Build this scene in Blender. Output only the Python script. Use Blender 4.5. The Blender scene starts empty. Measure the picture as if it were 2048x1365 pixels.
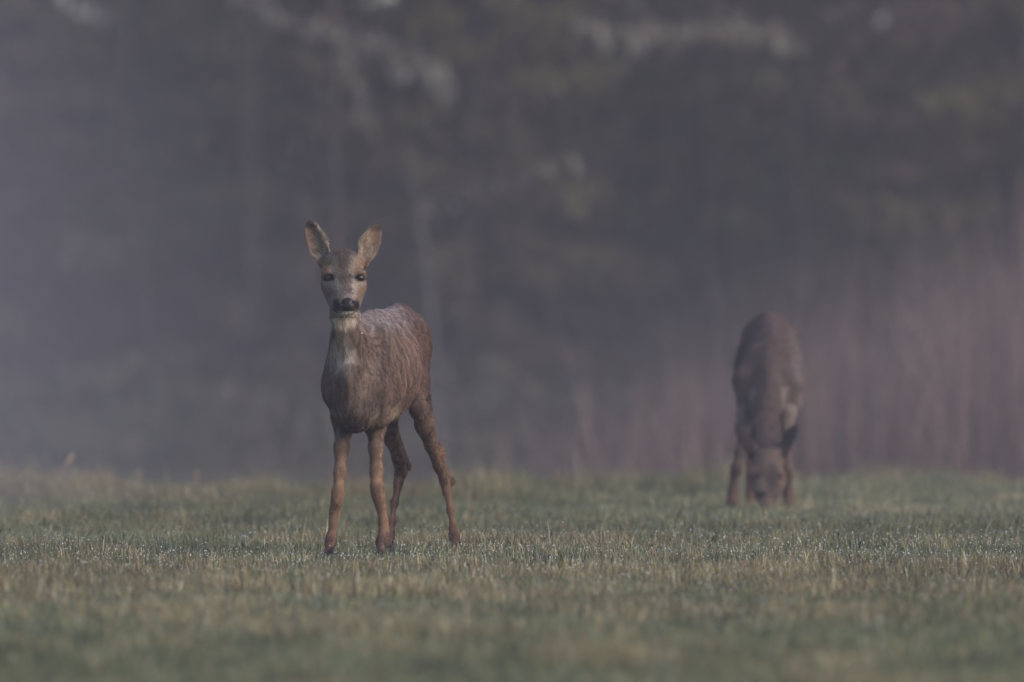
import bpy, math, random
import numpy as np
from mathutils import Vector, Matrix

# ------------------------------------------------------------------ camera, sky, sun, exposure
S = bpy.context.scene
COL = S.collection
FPX = 24500.0            # focal length in photograph pixels (2048 wide)
CAMZ = 0.69
LENS = 36.0 * FPX / 2048.0

cam_d = bpy.data.cameras.new('camera')
cam_d.sensor_width = 36.0
cam_d.lens = LENS
cam_d.clip_start = 0.5
cam_d.clip_end = 3000.0
cam_d.dof.use_dof = True
cam_d.dof.focus_distance = 34.93
cam_d.dof.aperture_fstop = LENS / 90.0
cam_d.dof.aperture_blades = 0
cam = bpy.data.objects.new('camera', cam_d)
cam.location = (0, 0, CAMZ)
cam.rotation_euler = (math.radians(90) - 62.5 / FPX, 0, 0)
COL.objects.link(cam)
S.camera = cam

SUN_EL, SUN_AZ = math.radians(28), math.radians(122)     # azimuth from +Y (into the wood) towards +X
w = bpy.data.worlds.new('World'); S.world = w; w.use_nodes = True
nt = w.node_tree
bg = nt.nodes['Background']
sky = nt.nodes.new('ShaderNodeTexSky'); sky.sky_type = 'NISHITA'; sky.sun_disc = False
sky.sun_elevation = SUN_EL; sky.sun_rotation = SUN_AZ
sky.air_density = 1.0; sky.dust_density = 1.7; sky.ozone_density = 1.0
nt.links.new(sky.outputs[0], bg.inputs[0]); bg.inputs[1].default_value = 0.12
sun_d = bpy.data.lights.new('sun', 'SUN'); sun_d.energy = 1.0; sun_d.angle = math.radians(40)
sun_d.color = (1.0, 0.87, 0.80)
sun = bpy.data.objects.new('sun', sun_d); COL.objects.link(sun)
sdir = Vector((math.sin(SUN_AZ) * math.cos(SUN_EL), math.cos(SUN_AZ) * math.cos(SUN_EL), math.sin(SUN_EL)))
sun.rotation_euler = (-sdir).to_track_quat('-Z', 'Y').to_euler()
sun.location = (20, 60, 40)

vs = S.view_settings
vs.view_transform = 'Standard'; vs.look = 'None'; vs.gamma = 1.0; vs.use_curve_mapping = False
vs.exposure = 0.76
cy = S.cycles
cy.max_bounces = 5; cy.diffuse_bounces = 1; cy.glossy_bounces = 2; cy.transmission_bounces = 4
cy.volume_bounces = 0; cy.transparent_max_bounces = 8
cy.caustics_reflective = False; cy.caustics_refractive = False
cy.sample_clamp_indirect = 4.0
cy.use_denoising = True
S.render.filter_size = 1.15
cy.use_adaptive_sampling = True; cy.adaptive_threshold = 0.015

rng = np.random.default_rng(11)
random.seed(5)

# ------------------------------------------------------------------ helpers
def P(px, py, Y):
    """A point of the place, from where the photograph shows it and how far off it stands."""
    return np.array([(px - 1024.0) / FPX * Y, Y, CAMZ - Y * (py - 620.0) / FPX])

def tag(o, label=None, cat=None, group=None, kind=None):
    if label: o['label'] = label
    if cat: o['category'] = cat
    if group: o['group'] = group
    if kind: o['kind'] = kind
    return o

def empty(name, loc):
    o = bpy.data.objects.new(name, None); o.location = loc; o.empty_display_size = 0.2
    COL.objects.link(o); return o

def np_mesh(name, V, F=None, Q=None, col=None, smooth=False, fcol=None):
    """Mesh from numpy arrays: triangles F (n,3) and/or quads Q (n,4)."""
    me = bpy.data.meshes.new(name)
    V = np.asarray(V, np.float32)
    loops, starts, n = [], [], 0
    if Q is not None and len(Q):
        loops.append(np.asarray(Q, np.int32).ravel()); starts.append(np.arange(len(Q)) * 4); n = len(Q) * 4
    if F is not None and len(F):
        loops.append(np.asarray(F, np.int32).ravel()); starts.append(n + np.arange(len(F)) * 3)
    loops = np.concatenate(loops); starts = np.concatenate(starts).astype(np.int32)
    me.vertices.add(len(V)); me.vertices.foreach_set('co', V.ravel())
    me.loops.add(len(loops)); me.loops.foreach_set('vertex_index', loops)
    me.polygons.add(len(starts)); me.polygons.foreach_set('loop_start', starts)
    if smooth: me.polygons.foreach_set('use_smooth', np.ones(len(starts), bool))
    me.update(calc_edges=True)
    if col is not None:
        c = np.ones((len(V), 4), np.float32); c[:, :3] = col
        a = me.attributes.new('col', 'FLOAT_COLOR', 'POINT'); a.data.foreach_set('color', c.ravel())
    return me

def link(name, me, mat=None, parent=None):
    o = bpy.data.objects.new(name, me); COL.objects.link(o)
    if mat: me.materials.append(mat) if len(me.materials) == 0 else None
    if parent is not None: o.parent = parent
    return o

def mat_new(name, base=(0.5, 0.5, 0.5), rough=0.7, attr=None, spec=0.3, noise=None, transl=0.0, bump=None):
    m = bpy.data.materials.new(name); m.use_nodes = True
    t = m.node_tree; b = t.nodes['Principled BSDF']
    b.inputs['Roughness'].default_value = rough
    b.inputs['Specular IOR Level'].default_value = spec
    src = None
    if attr:
        a = t.nodes.new('ShaderNodeAttribute'); a.attribute_name = attr; src = a.outputs['Color']
    else:
        b.inputs['Base Color'].default_value = (*base, 1)
    if noise:
        sc, amt = noise
        n = t.nodes.new('ShaderNodeTexNoise'); n.inputs['Scale'].default_value = sc; n.inputs['Detail'].default_value = 5
        tc = t.nodes.new('ShaderNodeTexCoord'); t.links.new(tc.outputs['Object'], n.inputs['Vector'])
        mr = t.nodes.new('ShaderNodeMapRange'); mr.inputs['From Min'].default_value = 0.3; mr.inputs['From Max'].default_value = 0.7
        mr.inputs['To Min'].default_value = 1 - amt; mr.inputs['To Max'].default_value = 1 + amt
        t.links.new(n.outputs['Fac'], mr.inputs['Value'])
        mx = t.nodes.new('ShaderNodeVectorMath'); mx.operation = 'SCALE'
        if src is not None: t.links.new(src, mx.inputs[0])
        else: mx.inputs[0].default_value = base
        t.links.new(mr.outputs[0], mx.inputs['Scale']); src = mx.outputs[0]
        if bump:
            bp = t.nodes.new('ShaderNodeBump'); bp.inputs['Strength'].default_value = bump[0]; bp.inputs['Distance'].default_value = bump[1]
            t.links.new(n.outputs['Fac'], bp.inputs['Height']); t.links.new(bp.outputs[0], b.inputs['Normal'])
    if src is not None: t.links.new(src, b.inputs['Base Color'])
    if transl > 0:
        tr = t.nodes.new('ShaderNodeBsdfTranslucent'); mix = t.nodes.new('ShaderNodeMixShader'); mix.inputs[0].default_value = transl
        if src is not None: t.links.new(src, tr.inputs['Color'])
        else: tr.inputs['Color'].default_value = (*base, 1)
        out = t.nodes['Material Output']
        t.links.new(b.outputs[0], mix.inputs[1]); t.links.new(tr.outputs[0], mix.inputs[2]); t.links.new(mix.outputs[0], out.inputs['Surface'])
    return m

def wave(p, freq, seed, n=7):
    """Smooth pseudo-random field in about [-1,1] from summed sines; p is (...,d)."""
    r = np.random.default_rng(seed)
    d = p.shape[-1]
    out = 0
    for _ in range(n):
        k = r.normal(size=d); k *= freq * r.uniform(0.6, 1.5) / np.linalg.norm(k)
        out = out + np.sin(p @ k * 2 * math.pi + r.uniform(0, 6.28))
    return out / math.sqrt(n / 2) * 0.6

def sst(a, b, x):
    t = np.clip((x - a) / (b - a), 0, 1); return t * t * (3 - 2 * t)

def unit(v):
    v = np.asarray(v, float); return v / (np.linalg.norm(v, axis=-1, keepdims=True) + 1e-12)

def tube(points, radii, sides=7):
    """Tapered tube through points, as verts and quads."""
    pts = np.asarray(points, float); n = len(pts)
    V, Q = [], []
    ref = np.array([0.31, 0.2, 0.93])
    for i in range(n):
        d = unit(pts[min(i + 1, n - 1)] - pts[max(i - 1, 0)])
        a = np.cross(d, ref)
        if np.linalg.norm(a) < 0.2: a = np.cross(d, [1, 0, 0])
        a = unit(a); b = np.cross(d, a)
        for j in range(sides):
            t = 2 * math.pi * j / sides
            V.append(pts[i] + radii[i] * (a * math.cos(t) + b * math.sin(t)))
    for i in range(n - 1):
        for j in range(sides):
            k = (j + 1) % sides
            Q.append((i * sides + j, i * sides + k, (i + 1) * sides + k, (i + 1) * sides + j))
    Q.append(tuple(range(4)) if sides == 4 else (0, 1, 2, 3))
    return np.array(V), np.array(Q)

class Collect:
    def __init__(s): s.V, s.Q, s.F, s.C, s.n = [], [], [], [], 0
    def add(s, V, Q=None, F=None, C=None):
        V = np.asarray(V); s.V.append(V)
        if Q is not None and len(Q): s.Q.append(np.asarray(Q) + s.n)
        if F is not None and len(F): s.F.append(np.asarray(F) + s.n)
        if C is not None: s.C.append(np.broadcast_to(np.asarray(C, float), (len(V), 3)))
        s.n += len(V)
    def mesh(s, name, smooth=False):
        return np_mesh(name, np.concatenate(s.V), np.concatenate(s.F) if s.F else None, np.concatenate(s.Q) if s.Q else None,
                       np.concatenate(s.C) if s.C else None, smooth)

# ------------------------------------------------------------------ ground
GB = -0.016
def ground_z(x, y):
    x = np.asarray(x, float); y = np.asarray(y, float)
    crest = 47.0 + 0.7 * np.sin(x * 0.55 + 0.6) + 0.5 * np.sin(x * 1.7) + 0.3 * np.sin(x * 4.1)
    z = GB - 0.95 * sst(0, 15, y - crest)
    z = z + 1.0 * sst(84, 97, y) + 0.055 * np.clip(y - 104, 0, 90)
    p = np.stack([x, y * 0.7], -1)
    und = 0.012 * wave(p, 0.23, 3) + 0.006 * wave(p, 0.7, 4)
    keep = 1 - np.exp(-((x + 0.38) ** 2 / 0.5 + (y - 35.3) ** 2 / 1.2)) - np.exp(-((x - 0.9) ** 2 / 0.5 + (y - 43.1) ** 2 / 1.0))
    return z + und * np.clip(keep, 0, 1) * np.where(y > 15, 1, 0.3) + 0.10 * wave(p, 0.06, 8) * sst(56, 80, y)

gx = np.concatenate([np.linspace(-320, -14, 26), np.linspace(-12, 12, 81), np.linspace(14, 320, 26)])
gy = np.concatenate([np.linspace(-120, 14, 20), np.linspace(15, 58, 173), np.linspace(59, 130, 72), np.linspace(136, 420, 40)])
GX, GY = np.meshgrid(gx, gy, indexing='ij')
GV = np.stack([GX, GY, ground_z(GX, GY)], -1).reshape(-1, 3)
ii, jj = np.meshgrid(np.arange(len(gx) - 1), np.arange(len(gy) - 1), indexing='ij')
k0 = (ii * len(gy) + jj).ravel()
GQ = np.stack([k0, k0 + len(gy), k0 + len(gy) + 1, k0 + 1], -1)
mg = bpy.data.materials.new('meadow_soil'); mg.use_nodes = True
t = mg.node_tree; b = t.nodes['Principled BSDF']; b.inputs['Roughness'].default_value = 0.95; b.inputs['Specular IOR Level'].default_value = 0.1
tc = t.nodes.new('ShaderNodeTexCoord'); n1 = t.nodes.new('ShaderNodeTexNoise'); n1.inputs['Scale'].default_value = 1.3; n1.inputs['Detail'].default_value = 8
cr = t.nodes.new('ShaderNodeValToRGB'); t.links.new(tc.outputs['Object'], n1.inputs['Vector']); t.links.new(n1.outputs['Fac'], cr.inputs['Fac'])
cr.color_ramp.elements[0].position = 0.35; cr.color_ramp.elements[0].color = (0.035, 0.040, 0.018, 1)
cr.color_ramp.elements[1].position = 0.68; cr.color_ramp.elements[1].color = (0.085, 0.068, 0.034, 1)
t.links.new(cr.outputs[0], b.inputs['Base Color'])
gr = link('ground', np_mesh('ground', GV, None, GQ, None, True), mg)
tag(gr, kind='structure')

# ------------------------------------------------------------------ grass (nobody could count it)
def blades(X, Y, H, W, lean, C, seed, twist=None):
    """Bent blades: base pair, mid pair, tip."""
    r = np.random.default_rng(seed); n = len(X)
    Z = ground_z(X, Y) - 0.004
    az = r.uniform(0, 2 * math.pi, n); side = np.stack([np.cos(az), np.sin(az), np.zeros(n)], -1)
    la = r.uniform(0, 2 * math.pi, n); ld = np.stack([np.cos(la), np.sin(la), np.zeros(n)], -1) * (lean * H)[:, None]
    base = np.stack([X, Y, Z], -1); up = np.array([0, 0, 1.0])
    mid = base + ld * 0.35 + up * (H * 0.6)[:, None]
    tip = base + ld + up * (H * np.sqrt(np.clip(1 - (lean * 0.7) ** 2, 0.2, 1)))[:, None]
    w2 = (W * 0.5)[:, None]
    V = np.stack([base - side * w2, base + side * w2, mid - side * w2 * 0.8, mid + side * w2 * 0.8, tip], 1).reshape(-1, 3)
    o = np.arange(n)[:, None] * 5
    F = np.concatenate([o + np.array([[0, 1, 3]]), o + np.array([[0, 3, 2]]), o + np.array([[2, 3, 4]])], 0)
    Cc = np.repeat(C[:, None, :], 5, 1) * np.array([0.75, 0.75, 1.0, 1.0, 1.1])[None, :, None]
    return V, F, Cc.reshape(-1, 3), tip

NB = 640000
u = rng.uniform(0, 1, NB * 2)
Yg = 20.5 + (51.5 - 20.5) * u
half = 0.0418 * Yg + 1.3
keepp = rng.uniform(0, 1, NB * 2) < half / (0.0418 * 51.5 + 1.3)
Yg = Yg[keepp][:NB]; half = half[keepp][:NB]; n = len(Yg)
Xg = rng.uniform(-1, 1, n) * half
pg = np.stack([Xg, Yg * 0.55], -1)
pat4 = wave(pg * np.array([1, 1.3]), 2.6, 25); pat5 = wave(pg, 6.0, 26); pat1 = wave(pg, 0.5, 21); pat2 = wave(pg, 1.3, 22); pat3 = wave(pg, 0.28, 23)
green = np.array([0.118, 0.140, 0.072]); green2 = np.array([0.110, 0.138, 0.105])
straw = np.array([0.26, 0.205, 0.115]); brown = np.array([0.165, 0.108, 0.070]); olive = np.array([0.17, 0.155, 0.06])
band = np.exp(-((Yg - 31.5) / 4.0) ** 2) * 0.40 + 0.15 + 0.40 * np.exp(-((Yg - 46.5) / 2.5) ** 2) * (Xg < 0)
ps = np.clip(band + 0.24 * pat1 + 0.24 * pat2 + 0.20 * pat4, 0.04, 0.94)
pick = rng.uniform(0, 1, n)
sub = rng.uniform(0, 1, n)
Cg = np.where((pick < ps)[:, None], np.where((sub < 0.5)[:, None], straw, np.where((sub < 0.75)[:, None], brown, olive)),
              np.where((sub < 0.6)[:, None], green, np.where((sub < 0.85)[:, None], green2, olive)))
pale = rng.uniform(0, 1, n) < 0.07
Cg = np.where(pale[:, None], np.array([0.42, 0.36, 0.26]), Cg)
Cg = Cg * (1.17 * rng.uniform(0.45, 1.65, n))[:, None] * (1 + 0.20 * pat3 + 0.18 * pat4 + 0.18 * pat5)[:, None]
Hg = (0.019 + 0.026 * rng.beta(1.6, 3, n)) * (1 + 0.25 * pat2 + 0.15 * pat1 + 0.24 * pat4 + 0.14 * pat5)
tall = rng.uniform(0, 1, n) < 0.03
Hg = np.where(tall, Hg * rng.uniform(1.4, 2.3, n), Hg)
near_deer = np.exp(-((Xg + 0.38) ** 2 / 0.25 + (Yg - 34.7) ** 2 / 1.6))
Hg = np.clip(Hg * (1 - 0.20 * near_deer), 0.010, 0.11)
Hg = Hg * (1 + (0.35 + 1.5 * wave(pg * np.array([1, 0.5]), 1.3, 27).clip(-0.3, 1) + 0.5 * wave(pg, 4.0, 28)) * sst(43.5, 46.5, Yg)).clip(0.4, 3)
Wg = rng.uniform(0.0012, 0.0030, n)
lean = np.abs(rng.normal(0, 0.55, n)).clip(0, 1.1)
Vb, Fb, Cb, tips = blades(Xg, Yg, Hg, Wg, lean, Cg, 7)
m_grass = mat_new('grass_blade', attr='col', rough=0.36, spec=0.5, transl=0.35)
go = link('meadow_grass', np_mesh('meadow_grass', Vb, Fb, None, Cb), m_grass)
tag(go, 'short wet green and straw coloured meadow grass', 'grass', kind='stuff')

# dark dead stems and broad leaves standing among the grass
nd = 300
cx = rng.choice([0.62, 0.80, -0.2, 0.15, 1.25, -1.1, -0.9, 0.35], nd) ; cyy = rng.choice([36.2, 36.6, 38.5, 40.0, 37.4, 38.2, 41.5, 44.5], nd)
Xd = cx + rng.normal(0, 0.30, nd); Yd = cyy + rng.normal(0, 0.7, nd)
Xd = np.where(rng.uniform(0, 1, nd) < 0.35, rng.uniform(-2, 2, nd), Xd)
Hd = rng.uniform(0.022, 0.055, nd) * rng.uniform(0.6, 1.2, nd); Wd = rng.uniform(0.003, 0.010, nd)
Cd = np.array([0.035, 0.030, 0.024]) * rng.uniform(0.6, 1.6, nd)[:, None]
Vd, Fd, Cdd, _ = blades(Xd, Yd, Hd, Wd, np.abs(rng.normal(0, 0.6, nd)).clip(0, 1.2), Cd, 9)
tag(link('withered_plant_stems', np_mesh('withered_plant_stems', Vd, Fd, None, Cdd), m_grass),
    'dark withered plant stems scattered through the short grass', 'weeds', kind='stuff')

# dew on the blade tips
sel = np.nonzero((rng.uniform(0, 1, n) < 0.16) & (Yg > 26) & (Yg < 43) & (np.abs(Xg) < 0.0418 * Yg + 0.4))[0]
wgt = (0.25 + 0.75 * np.exp(-((Yg[sel] - 35.0) / 2.4) ** 2)) * (0.55 + 0.45 * pat2[sel]).clip(0.1, 1)
sel = sel[rng.uniform(0, 1, len(sel)) < wgt * 0.85]; sel = sel[rng.permutation(len(sel))][:12000]
dp = tips[sel]; dr = 0.0006 + 0.0022 * rng.beta(1.2, 3, len(sel))
ico = [(0, 0, 1), (0.894, 0, .447), (.276, .851, .447), (-.724, .526, .447), (-.724, -.526, .447), (.276, -.851, .447),
       (.724, .526, -.447), (-.276, .851, -.447), (-.894, 0, -.447), (-.276, -.851, -.447), (.724, -.526, -.447), (0, 0, -1)]
icf = [(0, 1, 2), (0, 2, 3), (0, 3, 4), (0, 4, 5), (0, 5, 1), (1, 6, 2), (2, 7, 3), (3, 8, 4), (4, 9, 5), (5, 10, 1),
       (2, 6, 7), (3, 7, 8), (4, 8, 9), (5, 9, 10), (1, 10, 6), (11, 7, 6), (11, 8, 7), (11, 9, 8), (11, 10, 9), (11, 6, 10)]
ico = np.array(ico); icf = np.array(icf)
DV = (dp[:, None, :] + ico[None] * dr[:, None, None]).reshape(-1, 3)
DF = (icf[None] + (np.arange(len(sel)) * 12)[:, None, None]).reshape(-1, 3)
m_dew = mat_new('dew_water', base=(0.85, 0.86, 0.88), rough=0.08, spec=0.9)
m_dew.node_tree.nodes['Principled BSDF'].inputs['Coat Weight'].default_value = 1.0
tag(link('dew_drops', np_mesh('dew_drops', DV, DF, None, None, True), m_dew),
    'tiny bright dew drops on the grass tips', 'dew', kind='stuff')

# taller dry stalks on the crest of the meadow
m_stalk = mat_new('dry_stalk', base=(0.30, 0.20, 0.13), rough=0.7, noise=(30, 0.2))
for i, (x0, y0, x1, y1, Yk, r) in enumerate([(96, 985, 140, 918, 47.5, 0.0045), (262, 975, 277, 944, 48.0, 0.004), (383, 975, 392, 948, 48.5, 0.004),
                                          (158, 972, 168, 950, 48.2, 0.004), (1105, 965, 1113, 945, 49.0, 0.0035)]):
    a = P(x0, y0, Yk); c = P(x1, y1, Yk + 0.1); a[2] = ground_z(a[0], a[1])
    mid = (a + c) / 2 + np.array([0.01, 0, 0.012])
    st = Collect(); V, Q = tube([a, mid, c], [r, r * 0.8, r * 0.5], 5); st.add(V, Q)
    d = unit(c - mid); V, Q = tube([c - d * 0.03, c - d * 0.012, c + d * 0.012, c + d * 0.03], [r * 0.5, r * 1.6, r * 1.4, r * 0.2], 5); st.add(V, Q)
    o = link('dry_stalk', st.mesh('dry_stalk', True), m_stalk)
    tag(o, ['tallest reddish dry stalk leaning steeply above the grass crest', 'short upright straw stalk on the crest midway between its neighbours, beyond the tall leaning stalk',
            'short straw stalk on the crest closest to the standing deer', 'thin short stalk close beside the tip of the tall leaning stalk',
            'faint short stalk on the crest between the two deer'][i], 'grass stalk', 'dry stalks along the meadow crest')

# ------------------------------------------------------------------ tall reddish reed bed in the dip behind the crest
def reed_height(x, y):
    return 0.85 + 0.66 * sst(0.1, 1.7, x) + 0.50 * sst(1.9, 3.0, x) + 0.16 * wave(np.stack([x, y * 0.4], -1), 0.8, 31)
nr = 19000
Yr = rng.uniform(61, 78, nr); Xr = rng.uniform(-1.6, 6.5, nr)
okr = rng.uniform(0, 1, nr) < 0.06 + 0.94 * sst(-0.6, 1.2, Xr)
Xr, Yr = Xr[okr], Yr[okr]; nr = len(Xr)
clump = np.floor(Xr * 3.1 + 2.3 * np.sin(Yr)); Xr = Xr + 0.04 * np.sin(clump * 12.9)
Hr = (reed_height(Xr, Yr) + 0.3 * wave(np.stack([Xr, Yr], -1), 1.7, 37)).clip(0.3, 3) * rng.uniform(0.35, 1.15, nr)
pr = wave(np.stack([Xr, Yr * 0.2], -1), 1.4, 33)
Cr = np.where((rng.uniform(0, 1, nr) < 0.5 + 0.35 * pr)[:, None], np.array([0.225, 0.165, 0.150]), np.array([0.175, 0.122, 0.118])) * rng.uniform(0.7, 1.3, nr)[:, None]
Vr, Fr, Crr, _ = blades(Xr, Yr, Hr, rng.uniform(0.007, 0.018, nr), np.abs(rng.normal(0, 0.20, nr)), Cr, 35)
m_reed = mat_new('dry_reed', attr='col', rough=0.7, spec=0.2, transl=0.3)
tag(link('reed_bed', np_mesh('reed_bed', Vr, Fr, None, Crr), m_reed), 'dense bed of tall reddish brown dry reeds behind the meadow', 'reeds', kind='stuff')

# ------------------------------------------------------------------ the wood
m_bark = mat_new('spruce_bark', base=(0.026, 0.021, 0.017), rough=0.9, noise=(9, 0.45), bump=(0.6, 0.02))
m_pale = mat_new('pale_bark', base=(0.022, 0.020, 0.018), rough=0.85, noise=(14, 0.3), bump=(0.4, 0.01))
m_needle = mat_new('spruce_needles', attr='col', rough=0.6, spec=0.25, transl=0.2)
m_lichen = mat_new('hanging_lichen', attr='col', rough=0.9, spec=0.1, transl=0.3)

def sprays(base, L, W, r, hang=0.75):
    """Hanging twig sprays: narrow kite-shaped faces, base (n,3)."""
    n = len(base)
    az = r.uniform(0, 6.283, n); out = np.stack([np.cos(az), np.sin(az), np.zeros(n)], -1)
    d = unit(out * r.uniform(0.1, 1.1, n)[:, None] * (1.3 - hang) + np.array([0, 0, -1.0]) * hang + r.normal(0, 0.15, (n, 3)))
    s = unit(np.cross(d, r.normal(size=(n, 3))))
    mid = base + d * (L * 0.45)[:, None]; tip = base + d * L[:, None]
    w = (W * 0.5)[:, None]
    V = np.stack([base, mid - s * w, tip, mid + s * w], 1).reshape(-1, 3)
    Q = np.arange(n)[:, None] * 4 + np.array([[0, 1, 2, 3]])
    return V, Q

def spruce_meshes(seed, H, dense, live_from, greens):
    r = np.random.default_rng(seed)
    tr = Collect(); crown = Collect()
    bend = r.normal(0, 0.12, 2)
    zs = np.linspace(-0.4, H, 9)
    axis = np.stack([bend[0] * np.sin(zs / H * 3), bend[1] * np.sin(zs / H * 2.4), zs], -1)
    r0 = r.uniform(0.09, 0.15)
    V, Q = tube(axis, r0 * (1 - np.linspace(0, 1, 9)) ** 0.8 + 0.012, 9); tr.add(V, Q)
    nl = 64
    for i in range(nl):
        z = 0.25 + (H - 0.6) * (i / nl) ** 1.25
        L = (0.35 + 1.35 * (1 - z / H)) * r.uniform(0.65, 1.15)
        az = i * 2.399 + r.normal(0, 0.3); o = np.array([math.cos(az), math.sin(az), 0])
        c = np.array([np.interp(z, zs, axis[:, 0]), np.interp(z, zs, axis[:, 1]), z])
        tt = np.linspace(0, 1, 5)[:, None]
        droop = r.uniform(0.25, 0.6)
        pts = c + o * (L * tt) + np.array([0, 0, 1.0]) * (L * (-droop * tt + 0.25 * tt ** 3)) + r.normal(0, 0.02, (5, 3)) * tt
        V, Q = tube(pts, np.linspace(0.016, 0.004, 5) * (0.6 + L * 0.5), 4); tr.add(V, Q)
        live = z > live_from
        m = int(dense * L * (1.0 if live else 0.55))
        f = r.uniform(0.12, 1, m) ** 0.7
        bp = np.stack([np.interp(f, tt[:, 0], pts[:, k]) for k in range(3)], -1) + r.normal(0, 0.05, (m, 3)) * np.array([1, 1, 0.6])
        bp = bp + np.cross(o, [0, 0, 1]) * (r.normal(0, 0.22, m) * (1.1 - f) * L * 0.5)[:, None]
        lv = sprays(bp, r.uniform(0.10, 0.30, m) * (1.0 if live else 1.15), r.uniform(0.025, 0.065, m) * (1 if live else 0.55), r, 0.62)
        if live: cc = greens[r.integers(0, len(greens), m)]
        else: cc = np.where((r.uniform(0, 1, m) < 0.45)[:, None], np.array([0.12, 0.082, 0.058]), greens[r.integers(0, len(greens), m)] * 0.9)
        cc = cc * r.uniform(0.6, 1.4, m)[:, None] * r.uniform(0.7, 1.3)
        crown.add(lv[0], lv[1], None, np.repeat(cc, 4, 0))
    return tr.mesh('trunk', True), crown.mesh('crown')

g_dark = np.array([[0.054, 0.050, 0.026], [0.064, 0.056, 0.025], [0.042, 0.045, 0.028]])
g_olive = np.array([[0.112, 0.090, 0.038], [0.088, 0.075, 0.030], [0.062, 0.060, 0.031]])
g_brown = np.array([[0.108, 0.074, 0.050], [0.074, 0.062, 0.034], [0.118, 0.080, 0.057]])
kinds = [spruce_meshes(101, 11.0, 210, 1.4, g_dark), spruce_meshes(102, 9.5, 220, 0.9, g_olive),
         spruce_meshes(103, 10.2, 190, 2.2, g_brown), spruce_meshes(104, 8.4, 220, 0.7, g_dark)]
for a, c in kinds: a.materials.append(m_bark); c.materials.append(m_needle)
lab = ['dark green spruce with brown dead lower twigs in the misty wood', 'olive green spruce with foliage hanging almost to the ground in the wood',
       'brownish half dead spruce with bare lower limbs in the wood', 'short dense dark spruce with low hanging foliage in the wood']
rt = random.Random(77)
spots = []
for row, (yy, step, hw, off) in enumerate([(98, 1.9, 6.2, 0.3), (103.5, 1.7, 6.8, -0.4), (109.5, 1.6, 7.4, 0.5)]):
    x = -hw + off
    while x < hw:
        spots.append((x + rt.uniform(-0.5, 0.5), yy + rt.uniform(-1.6, 1.8), rt.choice([0, 1, 2, 3, 0, 1]))); x += step
for (x, y, k) in spots:
    root = empty('spruce_tree', (x, y, float(ground_z(x, y))))
    root.rotation_euler = (0, 0, rt.uniform(0, 6.28)); s = rt.uniform(0.85, 1.12); root.scale = (s, s, s * rt.uniform(0.95, 1.08))
    tag(root, lab[k], 'tree', 'spruces of the wood behind the meadow')
    for nm, me in (('trunk', kinds[k][0]), ('crown', kinds[k][1])):
        o = bpy.data.objects.new(nm, me); COL.objects.link(o); o.parent = root

# the depth of the wood: one unbroken mass of foliage and saplings
fw = Collect(); r = np.random.default_rng(55); nf = 46000
Xf = r.uniform(-13, 13, nf); Yf = r.uniform(114, 124, nf); Zf = ground_z(Xf, Yf) + r.uniform(0, 1, nf) ** 0.9 * 9.0
cl = wave(np.stack([Xf, Yf * 0.5, Zf], -1), 0.35, 61)
V, Q = sprays(np.stack([Xf, Yf, Zf], -1), r.uniform(0.25, 0.6, nf), r.uniform(0.08, 0.2, nf), r, 0.6)
cf = np.where((cl > 0.15)[:, None], g_olive[r.integers(0, 3, nf)], np.where((cl < -0.3)[:, None], g_brown[r.integers(0, 3, nf)], g_dark[r.integers(0, 3, nf)])) * r.uniform(0.5, 1.3, nf)[:, None]
fw.add(V, Q, None, np.repeat(cf, 4, 0))
tag(link('far_wood', fw.mesh('far_wood'), m_needle), 'dark unbroken mass of the wood behind the spruces', 'wood', kind='stuff')

# low scrub at the foot of the wood
sc_ = Collect(); r = np.random.default_rng(57); nsx = 9000
Xs = r.uniform(-8, 8, nsx); Ys = r.uniform(90, 97, nsx)
hs = (0.20 + 0.35 * wave(np.stack([Xs, Ys], -1), 0.4, 63)).clip(0.05, 1.1)
V, Q = sprays(np.stack([Xs, Ys, ground_z(Xs, Ys) + hs * r.uniform(0.2, 1, nsx)], -1), r.uniform(0.12, 0.32, nsx), r.uniform(0.03, 0.08, nsx), r, 0.55)
cs = g_dark[r.integers(0, 3, nsx)] * r.uniform(0.6, 1.3, nsx)[:, None]
sc_.add(V, Q, None, np.repeat(cs, 4, 0))
tag(link('forest_scrub', sc_.mesh('forest_scrub'), m_needle), 'low brown scrub along the foot of the spruces', 'scrub', kind='stuff')

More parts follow.
